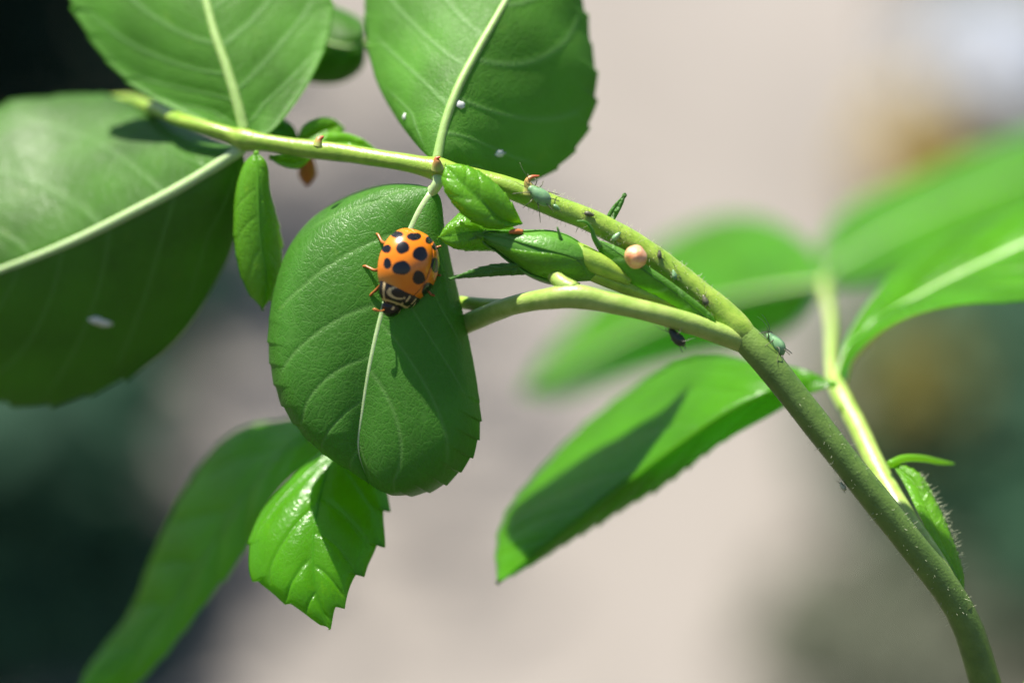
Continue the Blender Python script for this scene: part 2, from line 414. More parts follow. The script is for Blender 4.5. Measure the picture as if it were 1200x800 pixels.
def leaf_cloud(center, radii, n, size, r):
    """n small folded leaves spread through an uneven crown"""
    lobes = norm(r.normal(size=(9, 3))) * 0.55
    C = []
    while len(C) < n:
        k = lobes[r.integers(0, 9)]
        p = k + norm(r.normal(size=3)) * (r.random() ** 0.4) * 0.55
        C.append(p)
    C = np.array(C) * np.array(radii) + np.array(center)
    C[:, 2] = np.maximum(C[:, 2], 0.6)
    base = np.array([[0, 0, 0], [0.32, 0.22, -0.06], [0, 0.3, 0.05], [-0.32, 0.22, -0.06], [0.26, 0.68, -0.08], [0, 0.66, 0.03], [-0.26, 0.68, -0.08], [0, 1.0, -0.12]])
    fc = [(0, 1, 2), (0, 2, 3), (1, 4, 5, 2), (2, 5, 6, 3), (4, 7, 5), (5, 7, 6)]
    V = np.empty((n, 8, 3)); F = []
    for i in range(n):
        out = norm((C[i] - center) / np.array(radii) + r.normal(size=3) * 0.5 + np.array([0, 0, 0.35]))
        y = norm(np.cross(out, r.normal(size=3)) + 0.4 * out - np.array([0, 0, .4])); x = norm(np.cross(y, out)); z = np.cross(x, y)
        s = size * (0.65 + 0.7 * r.random())
        V[i] = C[i] + (base[:, :1] * x + base[:, 1:2] * y + base[:, 2:] * z) * s
        F += [tuple(k + 8 * i for k in f) for f in fc]
    return V.reshape(-1, 3), F
def shrub(name, label, cat, base, radii, zc, n, size, mat, seed, group=None, trunk=1.0, lean=0.0):
    r = np.random.default_rng(seed)
    base = np.array(base, float); base[2] = 0
    root = empty(name, base, label, cat, group)
    c = base + np.array([lean, 0, zc])
    V, F = leaf_cloud(c, radii, n, size, r)
    mesh_object('crown', V, F, mat, root, smooth=False)
    nst = 5
    for k in range(nst):
        e = c + r.normal(size=3) * np.array(radii) * 0.35
        mid_ = base * .5 + e * .5 + r.normal(size=3) * radii[0] * .1
        C = catmull(np.array([base + np.r_[r.normal(size=2) * trunk, -1.0], mid_, e]), 16)
        tube_mesh('stem', C, np.linspace(trunk, trunk * .35, 16), M_wood, root, 8, 0.05, k + seed)
    return root
def gp(px, py, z=0): return ground_at(px, py, z)

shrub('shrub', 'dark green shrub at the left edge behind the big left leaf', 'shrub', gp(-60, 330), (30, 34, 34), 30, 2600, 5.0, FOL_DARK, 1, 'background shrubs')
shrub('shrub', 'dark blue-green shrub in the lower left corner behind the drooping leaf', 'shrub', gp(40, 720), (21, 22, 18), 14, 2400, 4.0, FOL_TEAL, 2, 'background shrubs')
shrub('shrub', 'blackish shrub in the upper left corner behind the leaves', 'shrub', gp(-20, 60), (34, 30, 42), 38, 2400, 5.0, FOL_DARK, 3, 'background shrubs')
shrub('shrub', 'blue-green shrub along the right edge below the golden patch', 'shrub', gp(1180, 640), (16, 24, 16), 12, 2000, 4.0, FOL_TEAL_LIGHT, 4, 'background shrubs')
shrub('shrub', 'grey-green low shrub in the lower right corner behind the thick stem', 'shrub', gp(1070, 800), (14, 14, 7), 4, 600, 3.5, FOL_GREY, 5, 'background shrubs')
shrub('flowering_plant', 'blurred golden orange plant in the upper right background', 'plant', gp(1095, 275), (7, 8, 8), 8, 420, 3.5, FOL_GOLD, 6)
shrub('flowering_plant', 'blurred olive gold clump under the right leaf', 'plant', gp(1082, 690), (5, 5, 5), 18, 420, 3.0, foliage_material('olive_gold_foliage', (0.30, 0.27, 0.07), (0.22, 0.22, 0.06), (0.2, 0.18, 0.05)), 7)
shrub('shrub', 'shrub with pale bluish white blossom in the far top right corner', 'shrub', gp(1168, 235), (9, 10, 6), 16, 700, 4.5, FOL_BLUE, 8, 'background shrubs')

# tree added out of view to shade the bed and near side of path
def shade_at(px, py, h): return ground_at(px, py) + SUN * (h / SUN[2])
tc = shade_at(120, 380, 250)
shrub('added_shade_tree', 'leafy tree added out of view to shade the path, its crown above the picture', 'tree', (-150, tc[1], 0), (52, 120, 36), 250, 520, 9.0, FOL_MID, 15, trunk=4.0, lean=tc[0] + 150)
# ------------------------------------------------------------------ the rose
rose = empty('rose_branch', W(1210, 800, 0.6) * np.array([1, 1, 0]), 'green rose shoot with oval toothed leaves, thorns and one bud', 'rose')

foot = W(1210, 900, 0.7)
base_pt = np.array([foot[0] + 6, foot[1] + 3, -1.0])
cane_pts = [np.r_[base_pt, 0.34], np.r_[base_pt * [1, 1, 0] + [-2.0, -1, 25], 0.30], np.r_[base_pt * [1, 1, 0] + [-4.5, -2, 55], 0.25]]
for px, py, d, r in [(1205, 940, .6, 21), (1164, 830, .35, 19), (1127, 720, .15, 18), (1062, 630, 0, 17.5), (1000, 552, -.05, 17), (935, 470, -.05, 17), (885, 408, -.05, 17.5), (855, 379, 0, 15), (830, 355, 0, 8)]:
    cane_pts.append(np.r_[W(px, py, d), r * psize(d)])
C = catmull(np.array(cane_pts), 420)
arc = np.r_[0, np.cumsum(np.linalg.norm(np.diff(C[:, :3], axis=0), axis=1))]
k0 = np.interp(0.955, np.linspace(0, 1, 420), arc) / arc[-1]
cane = tube_mesh('stem', C[:, :3], C[:, 3], M_cane, rose, 24, 0.03, 5)
a = cane.data.attributes['along']
vals = np.array([0.0] * len(cane.data.vertices), np.float32); a.data.foreach_get('value', vals)
tube('petiolule', [(511, 203, .1, 8), (514, 212, .03, 6.5), (508, 223, .05, 6), (498, 238, .09, 3.5)], M_rib, rose, 20, 12)
jn = int(np.argmin(np.linalg.norm(C[:, :3] - W(872, 392, -.05), axis=1))) / 419.0
vals = np.clip(0.67 + (vals - jn) * 14, 0, 1).astype(np.float32); a.data.foreach_set('value', vals)

rachis = tube('rachis', [(882, 405, -.03, 13), (868, 390, -.03, 17.5), (850, 372, -.01, 18.5), (828, 352, 0, 17), (805, 332, 0, 15.5), (770, 305, 0, 14.5), (735, 281, 0, 14), (690, 258, 0, 13.5), (650, 242, 0, 13), (618, 228, .02, 13.5), (570, 212, .06, 12), (535, 204, .08, 12.5), (515, 199, .10, 14.5), (495, 195, .14, 12), (470, 190, .2, 10.5), (420, 182, .32, 10.5), (365, 175, .46, 11), (330, 170, .56, 10), (308, 167, .62, 10.5), (288, 164, .68, 13), (270, 158, .74, 9.5), (250, 152, .8, 8.5), (212, 141, 1.05, 8), (180, 127, 1.7, 7.5), (148, 117, 2.3, 7), (115, 124, 2.8, 5.5), (70, 160, 3.2, 4.5)], M_stem, rose, 220, 16, 0.035, 11)
petiole = tube('petiole', [(875, 402, -.02, 13), (838, 389, -.14, 12.5), (800, 377, -.26, 12.5), (760, 365, -.34, 12), (710, 354, -.36, 12.5), (672, 347, -.34, 14.5), (640, 350, -.26, 12.5), (600, 358, -.05, 11.5), (565, 371, .25, 12), (520, 395, .5, 11), (470, 440, .75, 9), (425, 487, .9, 8), (400, 508, .95, 7)], M_pale_stem, rose, 140, 16, 0.04, 12)
tube('petiole', [(672, 340, -.34, 11), (658, 331, -.3, 9), (648, 321, -.2, 8), (640, 314, -.12, 6)], M_pale_stem, rose, 16, 12, 0.03, 14)
tube('petiole', [(596, 358, 0, 8), (565, 357, .3, 8), (520, 352, .6, 7), (470, 350, .8, 6)], M_stem, rose, 30, 12, 0.03, 15)

# --- leaflets
main_leaf = leaf('leaflet',
    mid=[(508, 221, .05), (492, 246, .02), (478, 276, .0), (462, 318, -.02), (447, 368, -.03), (434, 424, -.03), (425, 478, .0), (420, 525, .05), (432, 566, .16)],
    left=[(486, 216, .16), (440, 216, .24), (398, 230, .26), (360, 256, .24), (334, 290, .20), (318, 335, .16), (311, 385, .13), (314, 432, .10), (326, 472, .09), (349, 507, .10), (382, 535, .12), (412, 553, .14)],
    right=[(516, 232, .08), (521, 268, .11), (529, 310, .13), (541, 362, .13), (552, 412, .12), (560, 460, .09), (562, 497, .06), (555, 529, .05), (538, 554, .06), (511, 574, .09), (479, 582, .13), (452, 578, .16)],
    mat=M_main, parent=rose, tilt=(221, .06), nlat=5.5, arch=0.085, quilt=0.008, ridge=-0.004, teeth_l=(21, 2.5, .5), teeth_r=(21, 3.5, .5), rib=(6.5, 2.4), slant=.34, curl=0.38, seed=2, nu=340, nv=72)
lower_leaf = leaf('leaflet',
    mid=[(402, 505, .92), (388, 535, .70), (374, 585, .45), (367, 635, .28), (370, 690, .16), (386, 736, .12)],
    left=[(372, 535, .95), (335, 566, .80), (304, 602, .62), (292, 640, .45), (298, 676, .32), (325, 697, .22), (356, 717, .15)],
    right=[(430, 520, .85), (450, 560, .70), (449, 600, .52), (441, 640, .38), (424, 664, .28), (404, 692, .18), (392, 714, .14)],
    mat=M_gloss, parent=rose, nlat=5, arch=0.05, quilt=0.012, ridge=-0.010, teeth_l=(7, 8, .45), teeth_r=(6.5, 13, .2), rib=(2.6, 0.8), rib_mat=M_gloss, slant=.32, curl=.04, seed=3, nu=340, nv=44)
left_leaf = leaf('leaflet',
    mid=[(284, 172, .40), (264, 186, .44), (215, 216, .52), (150, 250, .62), (80, 284, .75), (0, 316, .9), (-90, 345, 1.1)],
    left=[(262, 168, .72), (215, 148, 1.2), (170, 128, 1.55), (120, 111, 1.85), (60, 113, 2.0), (0, 124, 2.0), (-60, 180, 1.75), (-95, 270, 1.35)],
    right=[(287, 195, .55), (284, 240, .72), (272, 290, .88), (245, 345, 1.02), (205, 400, 1.18), (150, 440, 1.3), (90, 466, 1.4), (30, 474, 1.5), (-40, 455, 1.5), (-85, 400, 1.4)],
    mat=M_left, parent=rose, dz=.3, nlat=6, arch=0.07, quilt=0.006, ridge=0.006, teeth_l=(12, 4, .3), teeth_r=(14, 8, .4), rib=(7.5, 4), slant=.30, curl=.03, seed=4)
upper_leaf = leaf('leaflet',
    mid=[(286, 158, .42), (278, 125, .46), (265, 80, .55), (250, 35, .68), (238, -15, .85), (228, -75, 1.1)],
    left=[(255, 148, .62), (205, 128, .85), (160, 103, 1.0), (120, 65, 1.1), (95, 25, 1.15), (82, -15, 1.2), (110, -60, 1.2), (180, -85, 1.15)],
    right=[(312, 157, .46), (345, 122, .60), (370, 82, .72), (385, 40, .84), (388, 0, .95), (365, -45, 1.05), (300, -78, 1.1)],
    mat=M_under, parent=rose, dz=.3, nlat=6, arch=-0.04, quilt=0.010, ridge=0.008, teeth_l=(14, 6, .25), teeth_r=(14, 3, .3), rib=(7, 3.5), rib_mat=M_rib2, slant=.32, curl=-0.05, seed=5)
second_leaf = leaf('leaflet',
    mid=[(511, 192, .10), (520, 150, .18), (536, 105, .28), (558, 62, .42), (582, 20, .58), (606, -25, .8), (625, -75, 1.05)],
    left=[(490, 172, .34), (462, 135, .66), (440, 92, .9), (430, 40, 1.1), (430, -10, 1.25), (460, -60, 1.3), (530, -90, 1.2)],
    right=[(535, 200, .25), (580, 213, .5), (625, 212, .75), (665, 185, .95), (690, 145, 1.1), (698, 95, 1.15), (690, 40, 1.2), (678, -15, 1.2), (660, -60, 1.15)],
    mat=M_under, parent=rose, nlat=5.5, arch=0.06, quilt=0.009, ridge=0.008, teeth_l=(13, 4, .3), teeth_r=(15, 7, .25), rib=(6.5, 3.5), rib_mat=M_rib2, slant=.30, curl=0.02, seed=6)
small_leaf = leaf('leaflet',
    mid=[(300, 178, .34), (302, 200, .30), (303, 240, .28), (306, 285, .30), (312, 325, .34), (308, 362, .40)],
    left=[(286, 192, .42), (276, 225, .42), (274, 265, .40), (278, 305, .40), (290, 340, .42)],
    right=[(312, 190, .34), (317, 225, .42), (325, 258, .52), (330, 285, .58), (328, 315, .55), (320, 345, .48)],
    mat=M_young, parent=rose, dz=.15, nlat=4.4, arch=0.05, quilt=0.003, ridge=-0.003, teeth_l=(8, 1.5, .4), teeth_r=(9, 5, .3), rib=(3, 1), slant=.3, seed=7, rib_mat=M_young, nu=220)
droop_leaf = leaf('leaflet',
    mid=[(404, 505, .98), (372, 508, 1.05), (335, 525, 1.15), (290, 575, 1.3), (240, 650, 1.5), (180, 735, 1.75), (90, 812, 2.0)],
    left=[(375, 490, 1.3), (330, 492, 1.6), (276, 505, 1.8), (224, 562, 2.0), (182, 642, 2.1), (152, 716, 2.15), (105, 780, 2.1)],
    right=[(385, 535, .95), (345, 555, .95), (310, 595, 1.05), (285, 645, 1.2), (240, 705, 1.4), (180, 780, 1.65), (130, 822, 1.9)],
    mat=M_gloss, dz=.5, parent=rose, nlat=6, arch=0.02, quilt=0.02, ridge=-0.01, teeth=(12, 4, .3), rib=(2, 1), rib_mat=M_gloss, slant=.3, seed=8, nu=200)
hidden_leaf = leaf('leaflet',
    mid=[(430, 50, 2.0), (405, 55, 1.9), (370, 45, 1.9), (320, 25, 2.0), (260, 10, 2.1)],
    left=[(425, 80, 2.1), (400, 97, 2.1), (365, 98, 2.1), (310, 80, 2.1)],
    right=[(425, 25, 2.2), (395, 8, 2.3), (350, -5, 2.3), (300, -5, 2.2)],
    mat=M_left, parent=rose, nlat=5, quilt=0.01, rib=(3, 2), seed=9, nu=120, nv=20)
tube('petiole', [(470, 100, 2.2, 4), (450, 70, 2.1, 4), (428, 50, 2.0, 4)], M_stem, rose, 16, 10)

# a shoot added out of view on the right; its leaf shades the thick stem
tube('added_shoot', [(1180, 860, .4, 12), (1260, 700, .2, 11), (1330, 400, -.2, 10), (1330, 60, -.6, 9), (1230, -140, -.9, 8), (1060, -190, -.9, 7), (900, -150, -.8, 5)], M_stem, rose, 80, 12)
leaf('leaflet', mid=[(905, -140, -.8), (840, -215, -.78), (770, -320, -.78), (690, -430, -.78), (600, -545, -.8)],
     left=[(885, -90, -.8), (810, -150, -.78), (735, -260, -.78), (655, -380, -.78), (600, -480, -.78)], right=[(925, -210, -.8), (870, -310, -.78), (790, -420, -.78), (700, -510, -.78)],
     mat=M_left, parent=rose, nlat=6, teeth=(14, 5, .2), rib=(4, 2), seed=13, nu=140, nv=20)
# --- the compound leaf behind on the right
tube('rachis', [(1130, 715, .1, 11), (1098, 662, .12, 13), (1064, 610, .3, 12.5), (1034, 560, .65, 12), (1005, 500, 1.1, 11.5), (980, 452, 1.5, 11), (974, 430, 2.0, 7), (974, 380, 3.2, 6), (965, 330, 5.0, 6)], M_pale_stem, rose, 90, 14, 0.03, 21)
right_low_leaf = leaf('leaflet',
    mid=[(978, 450, 1.5), (950, 446, 1.55), (905, 456, 1.4), (850, 482, 1.4), (780, 530, 1.45), (700, 590, 1.5), (630, 645, 1.5), (584, 682, 1.5)],
    left=[(945, 434, 1.6), (890, 424, 1.9), (835, 418, 2.3), (785, 430, 2.8), (730, 462, 3.0), (680, 502, 3.0), (625, 560, 2.8), (592, 605, 2.3), (582, 645, 1.9)],
    right=[(945, 462, 1.5), (900, 488, 1.6), (840, 522, 1.75), (780, 566, 1.85), (720, 602, 1.85), (670, 632, 1.8), (625, 660, 1.7)],
    mat=M_gloss, parent=rose, dz=-.35, nlat=7, arch=0.03, quilt=0.012, ridge=-0.012, teeth_l=(16, 5, .2), teeth_r=(19, 11, .25), rib=(4, 1.5), slant=.3, curl=-.02, seed=10, rib_mat=M_gloss)
right_leaf = leaf('leaflet',
    mid=[(980, 448, 1.55), (988, 418, 1.75), (1030, 375, 2.0), (1090, 338, 2.3), (1160, 303, 2.5), (1240, 268, 2.6), (1340, 240, 2.8)],
    left=[(984, 425, 1.8), (1004, 374, 2.2), (1050, 318, 2.7), (1115, 274, 3.1), (1200, 238, 3.4), (1290, 215, 3.3)],
    right=[(990, 430, 1.45), (1015, 400, 1.35), (1060, 372, 1.3), (1120, 356, 1.3), (1200, 350, 1.4), (1280, 330, 1.7), (1325, 290, 2.1)],
    mat=M_gloss, parent=rose, nlat=6, arch=0.03, quilt=0.03, ridge=-0.008, teeth=(14, 5, .25), rib=(8, 5), slant=.3, seed=11)
leaf('leaflet', mid=[(968, 332, 5.0), (985, 305, 7.2), (1060, 262, 8.6), (1150, 222, 9.4), (1240, 190, 10.0), (1340, 160, 10.4)],
    left=[(962, 285, 8.0), (1000, 238, 9.8), (1080, 202, 10.8), (1170, 165, 11.4), (1270, 140, 11.4)],
    right=[(992, 335, 6.4), (1060, 318, 7.4), (1150, 288, 8.2), (1240, 250, 8.8), (1310, 205, 9.6)],
    mat=M_gloss, parent=rose, nlat=6, arch=0.03, quilt=0.01, teeth=(12, 5, .25), rib=(4, 2), seed=14, nu=140, nv=24)
far_leaf = leaf('leaflet',
    mid=[(965, 330, 5.2), (925, 335, 5.8), (870, 345, 6.6), (800, 365, 7.4), (720, 400, 8.0), (610, 462, 8.6)],
    left=[(945, 285, 7.2), (890, 255, 8.6), (830, 258, 9.8), (770, 288, 10.6), (705, 345, 10.8), (645, 410, 10.4)],
    right=[(935, 375, 6.0), (880, 408, 7.2), (800, 425, 8.4), (730, 445, 9.2), (660, 464, 9.6)],
    mat=M_gloss, parent=rose, nlat=6, arch=0.03, quilt=0.02, rib=(4, 2), seed=12, nu=140, nv=24)

# --- stipules, bud, sepals
leaf('stipule', mid=[(612, 262, -.12), (590, 258, -.22), (565, 237, -.30), (540, 214, -.28), (522, 194, -.20)],
     left=[(600, 266, -.16), (575, 268, -.24), (548, 256, -.27), (528, 235, -.24), (518, 212, -.2)],
     right=[(605, 247, -.18), (588, 222, -.22), (565, 203, -.2), (542, 193, -.18)],
     mat=M_young, parent=rose, nlat=5, arch=0.05, quilt=0.004, ridge=-0.004, teeth=(9, 1.5, .1), rib=(1.2, .6), seed=21, rib_mat=M_young, nu=180, nv=30)
leaf('stipule', mid=[(606, 270, -.05), (580, 270, -.08), (550, 272, -.12), (530, 276, -.14), (514, 278, -.14)],
     left=[(590, 292, .02), (562, 294, .02), (540, 293, -.02), (525, 287, -.08)],
     right=[(590, 262, .05), (565, 254, .08), (542, 248, .06), (526, 262, -.02)],
     mat=M_young, parent=rose, nlat=4, arch=0.05, quilt=0.01, teeth=(7, 1.2, .1), rib=(1.5, .7), seed=22, rib_mat=M_young, nu=140, nv=24)
leaf('stipule', mid=[(842, 384, -.18), (815, 362, -.2), (780, 335, -.2), (745, 310, -.2), (715, 290, -.16), (697, 280, -.12)],
     left=[(835, 392, -.16), (810, 372, -.12), (775, 350, -.05), (740, 338, 0), (712, 318, -.04)],
     right=[(835, 370, -.2), (800, 340, -.2), (760, 312, -.16), (725, 290, -.12)],
     mat=M_under, parent=rose, nlat=4, arch=0.03, quilt=0.008, teeth_l=(16, 1.5, .05), rib=(2, .8), seed=23, rib_mat=M_sepal, nu=200, nv=24)
tube('stipule_tip', [(703, 290, -.13, 4), (696, 278, -.16, 3), (693, 268, -.18, 2), (686, 260, -.2, 1.6), (676, 259, -.2, 1.0)], M_sepal, rose, 24, 8)
leaf('stipule', mid=[(708, 268, .12), (712, 260, .12), (720, 246, .12), (733, 226, .12)], left=[(709, 258, .13), (716, 244, .13), (727, 232, .13)], right=[(717, 262, .12), (726, 248, .12), (732, 234, .12)],
     mat=M_sepal, parent=rose, nlat=3, arch=.02, quilt=0, rib=None, seed=24, nu=80, nv=12)
leaf('stipule', mid=[(1130, 695, .12), (1109, 644, .22), (1089, 602, .34), (1070, 565, .48), (1042, 540, .6)],
     left=[(1118, 678, .1), (1096, 640, .18), (1076, 600, .30), (1056, 560, .48)],
     right=[(1129, 672, .2), (1117, 634, .3), (1100, 594, .4), (1076, 554, .52)],
     mat=M_young, parent=rose, nlat=4, arch=.03, quilt=.006, teeth_r=(22, 2.5, .05), rib=None, seed=25, nu=220, nv=20)
tube('stipule_tip', [(1042, 544, .55, 5), (1058, 537, .6, 4.5), (1082, 537, .7, 4), (1102, 541, .8, 3), (1118, 543, .85, 1)], M_young, rose, 24, 8)
# small growth behind the upper stem
leaf('stipule', mid=[(352, 172, .9), (340, 160, 1.0), (326, 150, 1.1), (305, 145, 1.2)], left=[(345, 150, 1.0), (332, 140, 1.1), (318, 138, 1.2)], right=[(345, 176, .9), (330, 172, 1.0), (312, 162, 1.1)],
     mat=M_left, parent=rose, nlat=3, rib=None, quilt=0, arch=.02, seed=26, nu=80, nv=12)
leaf('stipule', mid=[(345, 172, 1.0), (365, 160, 1.0), (385, 152, 1.05), (404, 150, 1.1)], left=[(355, 148, 1.0), (375, 138, 1.0), (392, 140, 1.1)], right=[(360, 174, .9), (380, 168, .95), (396, 160, 1.0)],
     mat=M_young, parent=rose, nlat=3, rib=None, quilt=0, arch=.03, seed=27, nu=80, nv=12)
leaf('stipule', mid=[(362, 178, .6), (390, 168, .65), (415, 168, .7), (446, 180, .75)], left=[(375, 160, .65), (398, 155, .7), (425, 163, .75)], right=[(380, 182, .6), (405, 182, .6), (428, 184, .7)],
     mat=M_young, parent=rose, nlat=3, rib=None, quilt=0, arch=.03, seed=28, nu=80, nv=12)
leaf('stipule', mid=[(368, 182, .55), (350, 188, .6), (335, 188, .65), (315, 184, .7)], left=[(355, 178, .55), (340, 180, .6), (325, 181, .65)], right=[(352, 197, .6), (338, 197, .6), (325, 192, .65)],
     mat=M_young, parent=rose, nlat=3, rib=None, quilt=0, arch=.02, seed=29, nu=80, nv=12)
tube('withered_bract', [(363, 185, 1.1, 4), (361, 195, 1.2, 9), (360, 205, 1.25, 10.5), (360, 213, 1.25, 6), (360, 217, 1.25, 2)], M_orange, rose, 24, 12, .08)

# bud: a tapered body lying along the stem, wrapped by long sepals
BUD = catmull(np.array([np.r_[W(px, py, d), r * psize(d)] for px, py, d, r in
    [(700, 321, -.04, 9), (684, 315, -.07, 17), (670, 309, -.09, 25), (652, 303, -.11, 29), (630, 297, -.12, 27), (604, 289, -.13, 18), (580, 281, -.14, 9), (558, 275, -.14, 2)]]), 90)
bud = tube_mesh('flower_bud', BUD[:, :3], BUD[:, 3] * .96, M_bud, rose, 28, 0.015, 31)
BT = norm(np.gradient(BUD[:, :3], axis=0)); BA = norm(-FWD - BT * (BT @ -FWD)[:, None]); BB = np.cross(BT, BA)
def on_bud(t, a, off):
    k = min(t, 1.0) * 89; i0 = int(min(k, 88)); f = k - i0
    g = lambda X: X[i0] * (1 - f) + X[i0 + 1] * f
    return g(BUD[:, :3]) + (g(BA) * math.cos(a) + g(BB) * math.sin(a)) * (g(BUD[:, 3]) + off)
def bud_sepal(a0, ha, twist, tip, seed, mat):
    """a sepal wrapped round the bud from its base, ending in a free pointed tip"""
    ts = np.linspace(0.10, 0.93, 9)
    def edge(sg):
        return [on_bud(t, a0 + twist * t + sg * ha * math.sin(math.pi * min(.12 + t * .95, 1) ** .8) ** .8, .007 - .004 * abs(sg)) for t in ts]
    M = edge(0); e = M[-1]; M = M + [e * .5 + tip * .5, tip]
    L = edge(-1)[1:] + [e * .5 + tip * .5 - UP * .015]; R = edge(1)[1:] + [e * .5 + tip * .5 + UP * .015]
    leaf('sepal', M, L, R, mat, bud, nlat=3, arch=.006, quilt=.002, ridge=0, rib=None, seed=seed, nu=110, nv=14, thick=.012, world=True)
bud_sepal(0.95, .62, -.35, W(552, 274, -.30), 41, M_bud)
bud_sepal(-.35, .62, -.35, W(566, 278, -.24), 42, M_young)
bud_sepal(2.2, .62, -.35, W(548, 282, -.12), 44, M_bud)
bud_sepal(3.5, .62, -.35, W(556, 270, -.02), 45, M_bud)
bud_sepal(-1.6, .62, -.35, W(570, 268, -.10), 46, M_bud)
tube('pedicel', [(835, 372, .02, 10), (800, 358, .0, 11), (760, 345, -.02, 11), (720, 330, -.04, 10.5), (690, 318, -.06, 10)], M_stem, rose, 40, 14, .03, 33)
tube('hip', [(738, 330, -.10, 5), (718, 318, -.13, 10), (695, 306, -.13, 13), (675, 296, -.1, 13), (660, 291, -.04, 8)], M_stem, bud, 30, 16, .02, 34)
leaf('sepal', mid=[(640, 322, -.1), (615, 314, -.14), (585, 315, -.18), (555, 320, -.2), (527, 327, -.2)],
     left=[(618, 322, -.1), (588, 323, -.14), (556, 325, -.18)], right=[(612, 310, -.16), (582, 309, -.18), (553, 316, -.2)],
     mat=M_sepal, parent=bud, nlat=3, arch=.02, quilt=.003, teeth=(9, 1.0, .2), rib=(1.4, .7), seed=43, rib_mat=M_sepal, nu=120, nv=14)
tube('sepal', [(660, 292, -.2, 5), (657, 280, -.24, 2.5), (653, 266, -.26, 1.0)], M_sepal, bud, 16, 8)
tube('sepal', [(612, 272, -.20, 3), (604, 271, -.22, 3.2), (597, 272, -.22, 2)], M_orange, bud, 10, 8)

# thorns
def thorn(pts): return tube('thorn', pts, M_thorn, rose, 26, 12, .02, 51)
thorn([(621, 226, -.1, 9), (620, 219, -.12, 6), (618, 213, -.13, 4), (622, 208, -.13, 2.6), (632, 206, -.13, .8)])
thorn([(513, 198, -.0, 8), (512, 190, -.03, 5), (512, 186, -.04, 3), (516, 184, -.05, .8)])
thorn([(372, 172, .2, 6), (374, 164, .2, 4), (379, 160, .2, 1.2)])

# fine hairs and glands on the stems
def hairs(name, parent, C, rad, count, lo, hi, seed, thick=0.0022):
    r = np.random.default_rng(seed); V = []; F = []
    T = norm(np.gradient(C, axis=0))
    for _ in range(count):
        k = r.integers(0, len(C)); t = T[k]
        o = r.normal(size=3); o = norm(o - t * (o @ t))
        l = lo + (hi - lo) * r.random() ** 2
        a = C[k] + o * rad[k] * .97; b = a + (o + t * r.normal() * .3) * l
        x = norm(np.cross(o, t)); n0 = len(V)
        for q in range(3):
            an = q * 2.094; w = (x * math.cos(an) + t * math.sin(an)) * thick
            V += [a + w, b + w * .55]
        V += [b + o * thick * 1.5]
        for q in range(3):
            j = (q + 1) % 3
            F += [(n0 + 2 * q, n0 + 2 * j, n0 + 2 * j + 1, n0 + 2 * q + 1), (n0 + 2 * q + 1, n0 + 2 * j + 1, n0 + 6)]
    ob = mesh_object(name, V, F, M_hair, parent); ob['kind'] = 'stuff'; return ob
lowC = catmull(np.array([np.r_[W(px, py, d), r * psize(d)] for px, py, d, r in [(1127, 720, .15, 18), (1062, 630, 0, 17.5), (1000, 552, -.05, 17), (935, 470, -.05, 17)]]), 200)
hairs('stem_hair', rose, lowC[:, :3], lowC[:, 3], 240, .012, .05, 61, .0016)
midC = catmull(np.array([np.r_[W(px, py, d), r * psize(d)] for px, py, d, r in [(840, 365, 0, 18), (770, 305, 0, 14.5), (690, 258, 0, 13.5), (618, 228, .02, 13)]]), 200)
hairs('stem_hair', rose, midC[:, :3], midC[:, 3], 700, .012, .055, 62, .0016)
stC = catmull(np.array([np.r_[W(px, py, d), r * psize(d)] for px, py, d, r in [(1128, 676, .2, 2), (1116, 634, .3, 2), (1099, 594, .4, 2), (1076, 556, .5, 2)]]), 200)
hairs('stem_hair', rose, stC[:, :3], stC[:, 3], 260, .02, .075, 63)

# ------------------------------------------------------------------ the ladybird
bvh_main = surface(main_leaf)
def frame_from(f, n):
    f = norm(np.asarray(f, float)); n = np.asarray(n, float); n = norm(n - f * (n @ f)); s = np.cross(f, n)
    return s, f, n
def camvec(x, y, z): return RIGHT * x + FWD * y + UP * z     # right, away, up in the picture
bs, bf, bn = frame_from(camvec(-.28, -.12, -.95), camvec(.80, -.58, -.10))
LW, LL, LH = 0.272, 0.285, 0.25
pt, _ = on_surface(bvh_main, 480, 312)
bug_c = pt + bn * 0.085
# slide it so that the dome sits where the photograph has it
def to_px(p):
    q = p - CAM; z = q @ FWD; return 600 + (q @ RIGHT) / z * DIST * 150, 400 - (q @ UP) / z * DIST * 150
def bug(x, y, z): return bug_c + bs * x + bf * y + bn * z
dome_c = bug(0, 0, .10)
tx, ty = to_px(dome_c); bug_c = bug_c + W(487, 313, 0) - W(tx, ty, 0)

